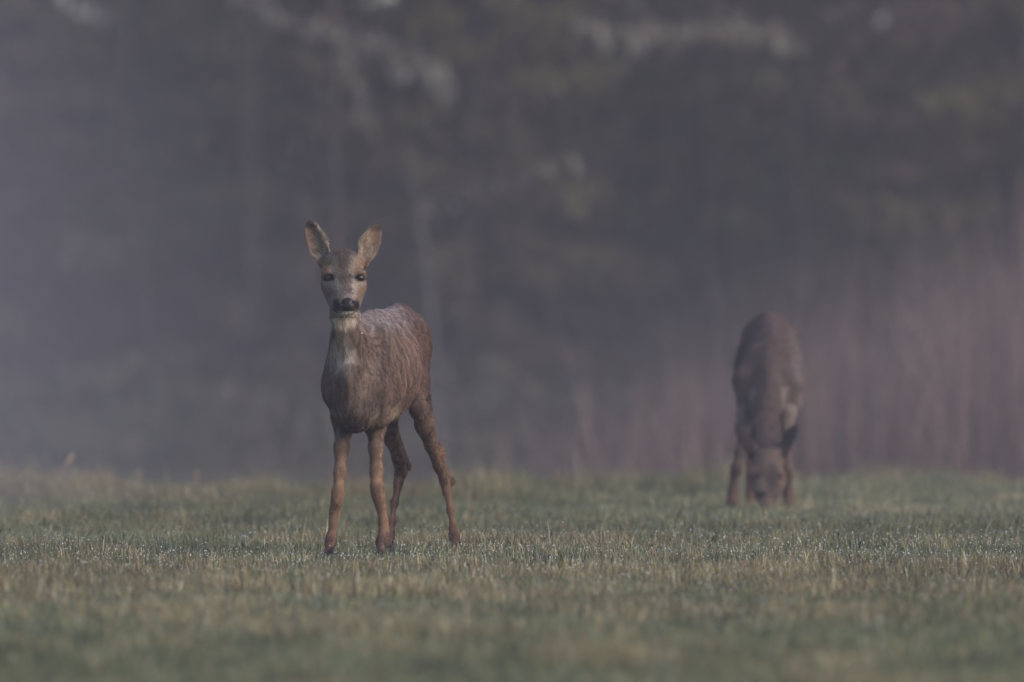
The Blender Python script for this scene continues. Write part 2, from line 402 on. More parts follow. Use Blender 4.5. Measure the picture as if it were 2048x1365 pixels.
# pale thin dead birch with one long side branch
def poly_from_px(pts, Y0, dy=0.0):
    return np.array([P(px, py, Y0 + dy * i) for i, (px, py) in enumerate(pts)])
def thin_tree(name, label, trunk_pts, trunk_r, limbs, lich, mat=m_pale, cat='tree'):
    foot = trunk_pts[0].copy(); foot[2] = ground_z(foot[0], foot[1]) - 0.05
    root = empty(name, foot); tag(root, label, cat)
    pts = np.vstack([foot[None], trunk_pts]) - foot
    rr = np.interp(np.linspace(0, 1, len(pts)), [0, 1], trunk_r)
    V, Q = tube(pts, rr, 9); c = Collect(); c.add(V, Q); link('trunk', c.mesh('trunk', True), mat, root)
    for li, (lp, lr) in enumerate(limbs):
        V, Q = tube(lp - foot, np.linspace(lr, lr * 0.35, len(lp)), 6); c = Collect(); c.add(V, Q)
        lo = link('bough', c.mesh('bough', True), mat, root)
        if lich and li == 0:
            r = np.random.default_rng(int(abs(lp[0][0]) * 1000)); m = lich
            f = r.uniform(0, 1, m); tt = np.linspace(0, 1, len(lp))
            bp = np.stack([np.interp(f, tt, lp[:, k]) for k in range(3)], -1) - foot + r.normal(0, 0.035, (m, 3))
            cl_ = wave(f[:, None] * 5, 1.0, int(abs(lp[0][0]) * 77) + 1)
            L = r.uniform(0.04, 0.16, m) * (1 + 0.8 * cl_.clip(-0.6, 1.6)); W = r.uniform(0.02, 0.05, m)
            V, Q = sprays(bp, L, W, r, 0.8)
            cc = np.where((r.uniform(0, 1, m) < 0.7)[:, None], np.array([0.34, 0.31, 0.26]), np.array([0.15, 0.125, 0.095])) * r.uniform(0.7, 1.25, m)[:, None]
            c = Collect(); c.add(V, Q, None, np.repeat(cc, 4, 0))
            lo2 = link('lichen', c.mesh('lichen'), m_lichen, lo); tag(lo2, kind='stuff')
    return root
m_birch = mat_new('birch_bark', base=(0.080, 0.076, 0.074), rough=0.8, noise=(10, 0.4), bump=(0.3, 0.01))
thin_tree('birch_tree', 'thin pale leaning birch stem with one long rising side branch behind the standing deer',
          poly_from_px([(884, 930), (872, 790), (858, 600), (846, 480), (832, 400), (822, 340), (815, 290)], 88), (0.036, 0.007),
          [(poly_from_px([(838, 412), (880, 388), (980, 366), (1090, 332), (1160, 300)], 88, 0.05), 0.016)], 34, m_birch)
thin_tree('dead_tree', 'dead tree with a pale lichen hung bough arching down above the standing deer',
          poly_from_px([(498, 900), (500, 500), (497, 200), (505, -40), (515, -500), (520, -1300)], 94), (0.030, 0.016),
          [(poly_from_px([(503, -6), (545, 22), (610, 40), (700, 66), (790, 100), (872, 135), (900, 170)], 94, -0.12), 0.026),
           (poly_from_px([(500, 250), (540, 300), (590, 380), (640, 430)], 94, -0.1), 0.012)], 520)
thin_tree('dead_tree', 'dead tree with a pale lichen hung bough reaching out high over the grazing deer',
          poly_from_px([(1602, 900), (1598, 500), (1590, 240), (1585, 20), (1580, -500), (1578, -1300)], 95), (0.030, 0.016),
          [(poly_from_px([(1587, 70), (1520, 58), (1440, 44), (1340, 58), (1250, 62), (1150, 40)], 95, -0.12), 0.024),
           (poly_from_px([(1594, 300), (1520, 330), (1440, 350), (1380, 372)], 95, -0.1), 0.012)], 480)
thin_tree('dead_tree', 'slim grey dead tree with short broken boughs standing in the thickest mist',
          poly_from_px([(300, 900), (290, 640), (262, 420), (250, 300), (240, 120), (228, -200), (215, -900)], 93), (0.028, 0.012),
          [(poly_from_px([(275, 510), (220, 500), (150, 512), (100, 520)], 93, -0.05), 0.014),
           (poly_from_px([(268, 450), (300, 400), (340, 430), (360, 480)], 93, -0.05), 0.012)], 14)
for (px, wd, Yk, lb) in [(668, 0.055, 97.5, 'reddish brown bare tree trunk rising behind the head of the standing deer'),
                         (604, 0.035, 98.5, 'slimmer reddish brown trunk close beside the bare trunk behind the standing deer')]:
    thin_tree('pine_tree', lb, poly_from_px([(px + 8, 900), (px + 4, 600), (px, 300), (px - 6, 0), (px - 10, -600), (px - 14, -1500)], Yk), (wd, wd * 0.5),
              [(poly_from_px([(px - 2, 120), (px + 40, 150), (px + 70, 230)], Yk, -0.1), 0.012)], 60,
              mat_new('pine_bark', base=(0.044, 0.028, 0.021), rough=0.9, noise=(12, 0.35), bump=(0.5, 0.01)))

# ------------------------------------------------------------------ roe deer: one continuous skin from a blended volume
class Flesh:
    """Signed-distance volume on a rectilinear grid; shapes are blended in with smooth unions."""
    def __init__(s, xs, ys, zs):
        s.x, s.y, s.z = [np.asarray(a, np.float32) for a in (xs, ys, zs)]
        s.D = np.full((len(xs), len(ys), len(zs)), 0.2, np.float32)
    def _win(s, lo, hi):
        sl = []
        for a, l, h in zip((s.x, s.y, s.z), lo, hi):
            i0 = int(np.searchsorted(a, l)); i1 = int(np.searchsorted(a, h)) + 1
            sl.append(slice(max(i0, 0), min(i1, len(a))))
        sl = tuple(sl)
        return sl, s.x[sl[0]][:, None, None], s.y[sl[1]][None, :, None], s.z[sl[2]][None, None, :]
    def _mix(s, sl, d, k, sub=False):
        a = s.D[sl]
        if sub:
            d = -d; h = np.maximum(k - np.abs(a - d), 0) / k; s.D[sl] = np.maximum(a, d) + h * h * k * 0.25
        else:
            h = np.maximum(k - np.abs(a - d), 0) / k; s.D[sl] = np.minimum(a, d) - h * h * k * 0.25
    def cone(s, a, ra, b, rb, k=0.02, flat=None):
        a = np.asarray(a, np.float32); b = np.asarray(b, np.float32); m = max(ra, rb) * 1.4 + k + 0.03
        sl, X, Y, Z = s._win(np.minimum(a, b) - m, np.maximum(a, b) + m)
        d = b - a; L2 = float(d @ d) + 1e-9
        t = np.clip(((X - a[0]) * d[0] + (Y - a[1]) * d[1] + (Z - a[2]) * d[2]) / L2, 0, 1)
        qx, qy, qz = X - a[0] - t * d[0], Y - a[1] - t * d[1], Z - a[2] - t * d[2]
        if flat is not None:                       # flat = (axis vector, factor): widen (factor>1) along the axis
            ax = unit(flat[0]).astype(np.float32); c = qx * ax[0] + qy * ax[1] + qz * ax[2]; f = 1 - 1 / flat[1]
            qx, qy, qz = qx - ax[0] * c * f, qy - ax[1] * c * f, qz - ax[2] * c * f
        s._mix(sl, np.sqrt(qx * qx + qy * qy + qz * qz) - (ra + (rb - ra) * t), k)
    def chain(s, pts, k=0.018, flat=None):
        for (a, ra), (b, rb) in zip(pts[:-1], pts[1:]): s.cone(a, ra, b, rb, k, flat)
    def ell(s, c, r, k=0.02, ax=None, sub=False):
        c = np.asarray(c, np.float32); r = np.asarray(r, np.float32); m = float(r.max()) + k + 0.02
        sl, X, Y, Z = s._win(c - m, c + m)
        A = np.eye(3, dtype=np.float32) if ax is None else np.asarray(ax, np.float32)
        q = [(X - c[0]) * A[i][0] + (Y - c[1]) * A[i][1] + (Z - c[2]) * A[i][2] for i in range(3)]
        k0 = np.sqrt(sum((q[i] / r[i]) ** 2 for i in range(3))); k1 = np.sqrt(sum((q[i] / r[i] ** 2) ** 2 for i in range(3)))
        s._mix(sl, k0 * (k0 - 1) / np.maximum(k1, 1e-5), k, sub)
    def loft(s, org, heading, st, k=0.03, egg=0.25):
        """Trunk: stations (s, z_top, z_bottom, half_width) along a horizontal heading."""
        st = np.array(st, float); u = np.array([math.sin(heading), math.cos(heading)])
        ss = np.linspace(st[0, 0], st[-1, 0], 200)
        cub = [np.interp(ss, st[:, 0], st[:, i]) for i in (1, 2, 3)]
        ker = np.hanning(25); ker /= ker.sum()
        cub = [np.convolve(np.pad(c, 12, mode='edge'), ker, 'valid') for c in cub]
        e0, e1 = org[:2] + u * st[0, 0], org[:2] + u * st[-1, 0]
        m = st[:, 3].max() + 0.05
        sl, X, Y, Z = s._win((min(e0[0], e1[0]) - m, min(e0[1], e1[1]) - m, st[:, 2].min() - 0.05), (max(e0[0], e1[0]) + m, max(e0[1], e1[1]) + m, st[:, 1].max() + 0.05))
        al = (X - org[0]) * u[0] + (Y - org[1]) * u[1]; la = (X - org[0]) * u[1] - (Y - org[1]) * u[0]
        sc = np.clip(al, st[0, 0], st[-1, 0])
        zt, zb, hw = [np.interp(sc, ss, c).astype(np.float32) for c in cub]
        hz = (zt - zb) * 0.5; zc = (zt + zb) * 0.5
        v = (Z - zc) / hz
        hw2 = hw * (1 - egg * 0.5 * np.clip(v, -1, 1) - 0.10 * np.clip(v, -1, 1) ** 2)
        rad = np.sqrt((la / hw2) ** 2 + v ** 2)
        d = (rad - 1) * np.minimum(hw2, hz) * 0.9
        over = np.abs(al - sc)
        s._mix(sl, np.sqrt(np.maximum(d, 0) ** 2 + over ** 2) + np.minimum(d, 0), k)
    def ear(s, base, tip, face, width, k=0.012, cup=0.016, th=0.0042):
        """Cupped leaf-shaped ear: face = the way the opening looks."""
        base = np.asarray(base, float); tip = np.asarray(tip, float); L = np.linalg.norm(tip - base); a = (tip - base) / L
        n = unit(face - a * (face @ a)); bb = np.cross(a, n)
        sl, X, Y, Z = s._win(np.minimum(base, tip) - 0.06, np.maximum(base, tip) + 0.06)
        q = (X - base[0], Y - base[1], Z - base[2])
        ta = (q[0] * a[0] + q[1] * a[1] + q[2] * a[2]) / L
        tb = q[0] * bb[0] + q[1] * bb[1] + q[2] * bb[2]; tn = q[0] * n[0] + q[1] * n[1] + q[2] * n[2]
        prof = np.interp(ta, [-0.15, 0, 0.15, 0.35, 0.55, 0.75, 0.9, 1.0, 1.02], [0.55, 0.66, 0.88, 1.0, 0.97, 0.80, 0.52, 0.12, 0.02])
        hw = width * 0.5 * prof
        bend = cup * (np.clip(np.abs(tb) / (hw + 1e-4), 0, 1.3) ** 2 - 0.75) * np.interp(ta, [0, 0.5, 1], [1.5, 1.0, 0.15])
        thick = th * np.interp(ta, [0, 0.3, 1], [1.9, 1.15, 0.8])
        dn = np.abs(tn - bend) * 0.8 - thick; db = np.abs(tb) - hw
        dl = np.maximum(ta - 1.0, -0.12 - ta) * L
        d = np.maximum(np.maximum(dn, db), dl)
        s._mix(sl, d.astype(np.float32), k)
    def skin(s):
        D = s.D; ins = D < 0
        c = [ins[i:D.shape[0] - 1 + i, j:D.shape[1] - 1 + j, l:D.shape[2] - 1 + l] for i in (0, 1) for j in (0, 1) for l in (0, 1)]
        sm = sum(a.astype(np.int8) for a in c); act = (sm > 0) & (sm < 8)
        I = np.argwhere(act); idx = np.full(act.shape, -1, np.int32); idx[tuple(I.T)] = np.arange(len(I))
        acc = np.zeros((len(I), 3)); cnt = np.zeros(len(I))
        ax = (s.x.astype(float), s.y.astype(float), s.z.astype(float))
        co = [(i, j, l) for i in (0, 1) for j in (0, 1) for l in (0, 1)]
        for a in co:
            for d in range(3):
                if a[d] == 0:
                    b = list(a); b[d] = 1
                    ia, ib = I + np.array(a), I + np.array(b)
                    da, db = D[tuple(ia.T)], D[tuple(ib.T)]; cr_ = (da < 0) != (db < 0)
                    tt = np.where(cr_, da / (da - db + 1e-12), 0)
                    for e in range(3):
                        pa, pb = ax[e][ia[:, e]], ax[e][ib[:, e]]
                        acc[:, e] += np.where(cr_, pa + (pb - pa) * tt, 0)
                    cnt += cr_
        V = acc / np.maximum(cnt, 1)[:, None]
        Q = []
        for d in range(3):
            e, f = (d + 1) % 3, (d + 2) % 3
            A = np.moveaxis(ins, (d, e, f), (0, 1, 2)); X = np.moveaxis(idx, (d, e, f), (0, 1, 2))
            cr_ = A[:-1, 1:-1, 1:-1] != A[1:, 1:-1, 1:-1]
            p = np.argwhere(cr_); fl = A[:-1, 1:-1, 1:-1][cr_]
            i, j, l = p[:, 0], p[:, 1] + 1, p[:, 2] + 1
            q = np.stack([X[i, j - 1, l - 1], X[i, j, l - 1], X[i, j, l], X[i, j - 1, l]], -1)
            q[~fl] = q[~fl][:, ::-1]; Q.append(q)
        Q = np.concatenate(Q); Q = Q[(Q >= 0).all(1)]
        return V, Q

def vert_normals(V, Q):
    n = np.cross(V[Q[:, 2]] - V[Q[:, 0]], V[Q[:, 3]] - V[Q[:, 1]])
    N = np.zeros_like(V)
    for k in range(4): np.add.at(N, Q[:, k], n)
    return unit(N)

def relax(V, Q, it=2, lam=0.5):
    E = np.concatenate([Q[:, [0, 1]], Q[:, [1, 2]], Q[:, [2, 3]], Q[:, [3, 0]]]); E = np.concatenate([E, E[:, ::-1]])
    for _ in range(it):
        S_ = np.zeros_like(V); np.add.at(S_, E[:, 0], V[E[:, 1]]); c = np.bincount(E[:, 0], minlength=len(V))
        V = V + lam * (S_ / np.maximum(c, 1)[:, None] - V)
    return V

def topx(V):
    return 1024 + V[:, 0] / V[:, 1] * FPX, 620 - (V[:, 2] - CAMZ) / V[:, 1] * FPX

def blend(C, col, wgt):
    wgt = np.clip(wgt, 0, 1)[:, None]; return C * (1 - wgt) + np.array(col) * wgt

def blob(px, py, cx, cy, rx, ry, soft=0.5):
    d = np.sqrt(((px - cx) / rx) ** 2 + ((py - cy) / ry) ** 2)
    return 1 - sst(1 - soft, 1 + soft, d)

m_skin = mat_new('deer_coat', attr='col', rough=0.85, spec=0.12)
m_fur = mat_new('deer_fur', attr='col', rough=0.7, spec=0.12)
m_eye = mat_new('deer_eye', base=(0.012, 0.008, 0.006), rough=0.03, spec=0.42)
m_nose = mat_new('deer_nose', base=(0.016, 0.013, 0.014), rough=0.42, spec=0.35, noise=(220, 0.3), bump=(0.4, 0.001))
m_hoof = mat_new('hoof_horn', base=(0.035, 0.026, 0.022), rough=0.5, spec=0.4, noise=(80, 0.3))
m_lid = mat_new('eye_rim', base=(0.02, 0.015, 0.014), rough=0.5)

def fur_curves(name, V, Q, N, C, flow, length, dens, count, rad, seed, parent, off, lift=0.35, npts=4, clump=0.35, streak=0.3, speck=None):
    """Lay a coat of hairs on the skin, combed along flow."""
    r = np.random.default_rng(seed)
    T = np.concatenate([Q[:, [0, 1, 2]], Q[:, [0, 2, 3]]])
    ar = np.linalg.norm(np.cross(V[T[:, 1]] - V[T[:, 0]], V[T[:, 2]] - V[T[:, 0]]), axis=1) * dens[T].mean(1)
    pick = np.searchsorted(np.cumsum(ar) / ar.sum(), r.uniform(0, 1, count)).clip(0, len(T) - 1)
    t = T[pick]; a = r.uniform(0, 1, count); b = r.uniform(0, 1, count); fl = a + b > 1; a[fl] = 1 - a[fl]; b[fl] = 1 - b[fl]
    bc = np.stack([1 - a - b, a, b], -1)
    I = lambda A: (A[t] * (bc[:, :, None] if A.ndim == 2 else bc)).sum(1)
    p, nn, f, c, L = I(V), unit(I(N)), I(flow), I(C), I(length)
    jit = np.stack([wave(p, 22, seed + i) for i in range(3)], -1) * clump + r.normal(0, 0.16, (count, 3))
    f = f + jit; f = unit(f - nn * (f * nn).sum(1, keepdims=True))
    L = L * r.uniform(0.6, 1.25, count)
    lf = (lift * r.uniform(0.5, 1.4, count) + 0.25 * wave(p, 45, seed + 9) * clump).clip(0.08, 1.2)[:, None]
    d0 = unit(f + nn * lf); d1 = unit(f + nn * lf * 0.25)
    tt = np.linspace(0, 1, npts)[None, :, None]
    pts = p[:, None] - nn[:, None] * 0.001 + (d0[:, None] * tt * (1 - tt * 0.5) + d1[:, None] * tt * tt * 0.5) * L[:, None, None]
    hc = bpy.data.hair_curves.new(name); hc.add_curves([npts] * count)
    hc.attributes['position'].data.foreach_set('vector', (pts - off).astype(np.float32).ravel())
    ra = hc.attributes.get('radius') or hc.attributes.new('radius', 'FLOAT', 'POINT')
    prof = np.interp(np.linspace(0, 1, npts), [0, 0.6, 1], [1, 0.8, 0.15])
    ra.data.foreach_set('value', (rad * r.uniform(0.7, 1.3, count)[:, None] * prof[None]).astype(np.float32).ravel())
    ca = hc.attributes.new('col', 'FLOAT_COLOR', 'CURVE')
    cc = np.ones((count, 4), np.float32); pe = p * np.array([1, 1, streak]); cl = wave(pe, 60, seed + 5) + 0.8 * wave(pe, 130, seed + 6)
    if speck is not None: ws = I(speck)[:, None]; cl = cl * (1 - ws[:, 0]) + ws[:, 0] * 1.7 * wave(p, 150, seed + 7, 12)
    cc[:, :3] = c * (r.uniform(0.7, 1.35, count) * np.exp(0.34 * cl))[:, None]
    ca.data.foreach_set('color', cc.ravel())
    hc.materials.append(m_fur)
    o = bpy.data.objects.new(name, hc); COL.objects.link(o); o.parent = parent; o['kind'] = 'stuff'
    return o

def ball(name, c, r, mat, parent, off, scale=(1, 1, 1), rot=None, seg=20, ring=12):
    V, Q = [], []
    for i in range(ring + 1):
        th = math.pi * i / ring
        for j in range(seg):
            ph = 2 * math.pi * j / seg; V.append((math.sin(th) * math.cos(ph) * scale[0], math.sin(th) * math.sin(ph) * scale[1], math.cos(th) * scale[2]))
    for i in range(ring):
        for j in range(seg):
            k = (j + 1) % seg; Q.append((i * seg + j, (i + 1) * seg + j, (i + 1) * seg + k, i * seg + k))
    V = np.array(V) * r
    if rot is not None: V = V @ np.asarray(rot).T
    return link(name, np_mesh(name, V + c - off, None, Q, None, True), mat, parent)

def hoof(parent, off, foot, toe, wid=0.017, ht=0.034, ln=0.05):
    """Cloven hoof: two pointed claws side by side."""
    toe = unit(np.array([toe[0], toe[1], 0.0])); sd = np.array([toe[1], -toe[0], 0.0]); c = Collect()
    for s_ in (-1, 1):
        prof = [(-0.45, 0.75, 0.62), (-0.1, 1.0, 1.0), (0.3, 0.85, 0.8), (0.62, 0.38, 0.42)]
        V = []
        for (l, wv, hv) in prof:
            ctr = foot + toe * l * ln + sd * s_ * wid * (0.55 + 0.12 * max(l, 0))
            for (a, b_) in ((-0.5, 0), (0.5, 0), (0.42, 0.6), (0.15, 1.0), (-0.2, 1.0), (-0.45, 0.6)):
                V.append(ctr + sd * a * wid * wv + np.array([0, 0, b_ * ht * hv]) - toe * b_ * 0.008)
        Q = []
        for i in range(3):
            for j in range(6):
                k = (j + 1) % 6; Q.append((i * 6 + j, i * 6 + k, (i + 1) * 6 + k, (i + 1) * 6 + j))
        Q += [(0, 1, 2, 3), (0, 3, 4, 5), (21, 20, 19, 18), (23, 22, 21, 18)]
        c.add(np.array(V) - off, Q)
    return link('hoof', c.mesh('hoof', True), m_hoof, parent)

def front_at(V, N, px, py, rad=5):
    x, y = topx(V); m = np.nonzero((np.abs(x - px) < rad) & (np.abs(y - py) < rad) & (N[:, 1] < 0.2))[0]
    if len(m) == 0: m = np.nonzero((np.abs(x - px) < rad * 3) & (np.abs(y - py) < rad * 3))[0]
    i = m[np.argmin(V[m, 1])]; return V[i], N[i]

# ---- the standing doe
def standing_deer():
    psi = math.radians(12)
    org = P(703, 700, 34.97)
    zs = np.concatenate([np.arange(-0.03, 0.655, 0.0042), np.arange(0.655, 0.965, 0.0028)])
    ys = np.concatenate([np.arange(34.68, 35.10, 0.0034), np.arange(35.10, 36.12, 0.0052)])
    xs = np.concatenate([np.arange(-0.64, -0.33, 0.0030), np.arange(-0.33, -0.10, 0.0042)])
    B = Flesh(xs, ys, zs)
    rp = lambda r: r / 700.0
    # trunk
    B.loft(org, psi, [(-0.035, .52, .43, .018), (0.0, .60, .385, .050), (0.06, .640, .357, .070), (0.13, .668, .348, .078), (0.22, .682, .350, .094),
                      (0.33, .690, .356, .113), (0.42, .688, .372, .112), (0.50, .692, .415, .074), (0.56, .700, .45, .064), (0.64, .708, .46, .080),
                      (0.71, .69, .47, .066), (0.765, .63, .50, .040)], 0.02, 0.22)
    u = np.array([math.sin(psi), math.cos(psi), 0]); sd = np.array([math.cos(psi), -math.sin(psi), 0])
    at = lambda s, l, z: np.array([org[0], org[1], 0]) + u * s + sd * l + np.array([0, 0, z])
    # shoulders and upper arms
    for l_ in (-1, 1):
        B.cone(at(0.13, 0.056 * l_, 0.62), 0.026, at(0.055, 0.055 * l_, 0.47), 0.036, 0.045 if l_ < 0 else 0.022)
        B.cone(at(0.055, 0.055 * l_, 0.47), 0.034, at(0.12, 0.054 * l_, 0.385), 0.032, 0.035)
    for l_ in (-1, 1):                                                     # hollow behind the shoulder, arch under the breast
        B.ell(at(0.142, 0.094 * l_, 0.50), (0.021, 0.019, 0.14), 0.014, sub=True)
    # brisket
    B.ell(at(0.05, 0.0, 0.405), (0.050, 0.07, 0.055), 0.04)
    B.cone(at(-0.005, 0, 0.50), 0.035, at(0.03, 0, 0.40), 0.035, 0.035)
    # fore legs: forearm, knee, cannon, fetlock, pastern
    fl1 = [((690, 815, 35.09), .036), ((688, 850, 35.09), .0275), ((683, 897, 35.06), .0225), ((680, 945, 35.03), .0192), ((676, 985, 35.01), .0188),
           ((674, 1004, 35.01), .0178), ((669, 1024, 35.02), .0155), ((667, 1045, 35.02), .0148), ((663, 1072, 35.02), .0152), ((661, 1085, 35.01), .0165), ((659, 1101, 34.99), .0165)]
    fl2 = [((750, 815, 35.13), .038), ((751, 850, 35.13), .0290), ((752, 897, 35.11), .0225), ((753, 945, 35.09), .0205), ((754, 975, 35.07), .0208),
           ((757, 993, 35.07), .0192), ((763, 1016, 35.08), .0162), ((766, 1042, 35.08), .0155), ((768, 1064, 35.08), .0170), ((766, 1082, 35.06), .0195), ((764, 1100, 35.03), .0200)]
    thin = lambda a, r: r - 0.0038 * float(sst(800, 880, a[1]))
    for fl in (fl1, fl2): B.chain([(P(*a), thin(a, r)) for a, r in fl], 0.017)
    # hind legs: thigh, stifle, shank, hock, cannon, pastern
    B.cone(P(826, 676, 35.60), .048, P(833, 770, 35.50), .034, 0.04)
    B.cone(P(824, 690, 35.66), .046, P(830, 755, 35.66), .030, 0.04)
    hl = [((833, 768, 35.51), .034), ((842, 814, 35.46), .0305), ((850, 850, 35.50), .0285), ((863, 893, 35.58), .0205), ((879, 932, 35.66), .0195), ((890, 962, 35.71), .0185),
          ((894, 984, 35.71), .0148), ((901, 1022, 35.70), .0125), ((906, 1058, 35.69), .0135), ((909, 1076, 35.675), .0160), ((912, 1092, 35.655), .0165)]
    B.chain([(P(*a), thin(a, r)) for a, r in hl], 0.017)
    B.cone(P(868, 893, 35.66), .012, P(903, 967, 35.765), .0105, 0.010)      # tendon and point of hock
    B.cone(P(770, 690, 35.68), .055, P(768, 790, 35.58), .042, 0.05)
    hr = [((768, 780, 35.58), .042), ((772, 830, 35.56), .034), ((785, 880, 35.66), .0235), ((798, 918, 35.76), .0210), ((802, 944, 35.82), .0195),
          ((797, 966, 35.82), .0160), ((789, 1005, 35.80), .0130), ((783, 1045, 35.78), .0130), ((780, 1070, 35.765), .0155), ((779, 1089, 35.75), .0165)]
    B.chain([(P(*a), thin(a, r)) for a, r in hr], 0.017)
    B.cone(P(793, 880, 35.74), .013, P(817, 935, 35.87), .0105, 0.010)
    # neck
    nk = [((706, 765, 35.07), .064), ((702, 725, 35.03), .050), ((697, 692, 34.985), .0350), ((692, 660, 34.955), .0305), ((690, 628, 34.945), .033), ((686, 585, 34.955), .040)]
    B.chain([(P(*a), r) for a, r in nk], 0.03)
    B.cone(P(708, 712, 35.14), .040, P(691, 610, 35.00), .030, 0.035)
    # head: long axis slopes down towards the muzzle
    B.ell(P(686, 537, 34.945), (.056, .058, .052), 0.02)
    B.cone(P(686, 535, 34.935), .050, P(689, 572, 34.89), .047, 0.02)
    B.cone(P(689, 572, 34.89), .044, P(694, 600, 34.825), .030, 0.022)
    B.cone(P(694, 600, 34.825), .0285, P(696, 610, 34.800), .0245, 0.015, ((1, 0, 0), 1.12))
    B.cone(P(664, 572, 34.935), .031, P(679, 611, 34.857), .021, 0.025)       # cheeks and jaw
    B.cone(P(711, 572, 34.935), .031, P(704, 611, 34.857), .021, 0.025)
    B.cone(P(688, 606, 34.885), .031, P(695, 619.5, 34.822), .0165, 0.015, ((1, 0, 0), 1.25))   # chin
    for (a, b_) in ((657.5, 715.5),): pass
    for ex, ey in ((657, 551), (718, 551)):
        B.ell(P(ex, ey, 34.899), (.0205, .024, .0195), 0.016)                  # brow ridge round the eye
    B.cone(P(653, 525, 34.985), .020, P(645, 510, 34.995), .014, 0.02); B.cone(P(722, 525, 34.985), .020, P(730, 511, 34.995), .014, 0.02)
    for ex, sx in ((658.5, -1), (719.5, 1)):
        B.ell(P(ex, 556.5, 34.868), (.0122, .0135, .0095), 0.006, sub=True)    # eye opening
    for ex, sx in ((685.5, -1), (707, 1)):
        B.ell(P(ex, 606, 34.780), (.0042, .010, .0048), 0.005, sub=True)       # nostrils
    B.ell(P(695.5, 622.0, 34.792), (.021, .010, .0024), 0.004, sub=True)       # mouth line
    B.ear(P(649, 520, 34.965), P(616.5, 442, 34.985), np.array([-0.34, -1.0, 0.05]), .060)
    B.ear(P(725, 520, 34.965), P(757, 448, 34.985), np.array([0.34, -1.0, 0.05]), .060)
    # tail stub
    B.cone(at(0.75, 0, 0.62), .022, at(0.79, 0, 0.57), .014, 0.02)
    V, Q = B.skin(); V = relax(V, Q, 2, 0.35)
    lw = (1 - sst(0.27, 0.33, V[:, 2]))[:, None] * 0.85; V = V * (1 - lw) + relax(V, Q, 14, 0.5) * lw; N = vert_normals(V, Q)
    # relief of the lean body: ribs, loose moulting coat
    al = (V[:, 0] - org[0]) * u[0] + (V[:, 1] - org[1]) * u[1]; la = (V[:, 0] - org[0]) * sd[0] + (V[:, 1] - org[1]) * sd[1]
    x, y = topx(V); z = V[:, 2]
    rib = np.sin((al + 0.28 * (z - 0.5)) * 2 * math.pi / 0.040)
    rw = sst(0.17, 0.24, al) * (1 - sst(0.42, 0.50, al)) * sst(0.42, 0.47, z) * (1 - sst(0.58, 0.64, z)) * (np.abs(la) > 0.05)
    body = sst(0.36, 0.40, z) * (1 - sst(0.66, 0.72, z) * (V[:, 1] < 35.1))
    V = V + N * (0.0040 * rib * rw + 0.0024 * wave(V, 11, 71) * body + 0.0012 * wave(V, 36, 72) * body)[:, None]
    N = vert_normals(V, Q)

    # coat colours
    brown = [.150, .106, .086]
    C = np.tile(np.array(brown), (len(V), 1)) * (1 + 0.16 * wave(V, 7, 73) + 0.10 * wave(V, 18, 92))[:, None]
    head = (z > 0.665) & (V[:, 1] < 35.09) & (y < 640)
    tors = ~head
    C = blend(C, [.100, .058, .046], tors * sst(0.46, 0.54, al) * sst(0.36, 0.44, z) * 0.9)                # redder haunch
    C = blend(C, [.175, .112, .090], tors * sst(0.2, 0.3, al) * (1 - sst(.46, .52, al)) * 0.6)               # flank
    C = blend(C, [.165, .098, .078], tors * blob(x, y, 800, 775, 30, 50) * (al > .1) * 0.5)
    C = C * (1 + 0.34 * rib * rw)[:, None]  # rib shading put into the coat colour: ridges lighter, hollows darker
    frost = tors * sst(0.595, 0.675, z + 0.012 * wave(V, 12, 74)) * (al > 0.05) * (0.62 + 0.38 * wave(V, 26, 75)).clip(0, 1)
    C = blend(C, [.33, .32, .37], frost * 0.55 * (1 - 0.75 * sst(0.52, 0.62, al)))                                                              # dewy grey guard hairs on the back
    C = blend(C, [.46, .38, .28], tors * (1 - sst(0.375, 0.425, z + 0.01 * wave(V, 9, 78))) * (al > 0.17) * (1 - sst(.43, .46, al)) * (z > 0.33) * 0.9)     # cream belly
    leg = (1 - sst(0.345, 0.40, z)) * (1 - ((al > 0.17) & (al < 0.47) & (z > 0.325)))
    isf = V[:, 1] < 35.3
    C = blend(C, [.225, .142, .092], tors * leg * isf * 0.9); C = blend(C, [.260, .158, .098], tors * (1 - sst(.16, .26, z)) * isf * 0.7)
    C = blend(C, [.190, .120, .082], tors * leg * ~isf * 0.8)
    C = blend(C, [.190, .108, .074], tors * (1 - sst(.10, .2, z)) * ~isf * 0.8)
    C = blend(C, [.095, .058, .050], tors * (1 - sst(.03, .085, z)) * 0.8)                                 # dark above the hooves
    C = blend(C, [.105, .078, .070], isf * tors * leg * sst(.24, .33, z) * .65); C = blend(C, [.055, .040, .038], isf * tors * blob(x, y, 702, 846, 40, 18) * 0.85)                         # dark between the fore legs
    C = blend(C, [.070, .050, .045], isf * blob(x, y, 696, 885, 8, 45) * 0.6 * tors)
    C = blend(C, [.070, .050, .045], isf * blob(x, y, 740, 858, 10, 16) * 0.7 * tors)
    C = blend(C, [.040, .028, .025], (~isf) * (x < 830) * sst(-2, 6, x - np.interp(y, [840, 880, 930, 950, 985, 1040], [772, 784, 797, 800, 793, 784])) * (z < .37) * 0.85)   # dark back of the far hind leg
    C = blend(C, [.11, .075, .06], isf * tors * sst(0, 1, -wave(V, 8, 76)) * (z > .37) * (z < .52) * 0.5)
    C = C * (1 + (0.12 * wave(V * np.array([1, 1, .3]), 45, 90)) * (z < .36))[:, None]
    C = blend(C, [.150, .096, .072], isf * tors * (blob(x, y, 674, 1003, 14, 12) + blob(x, y, 755, 990, 15, 14)) * .3)
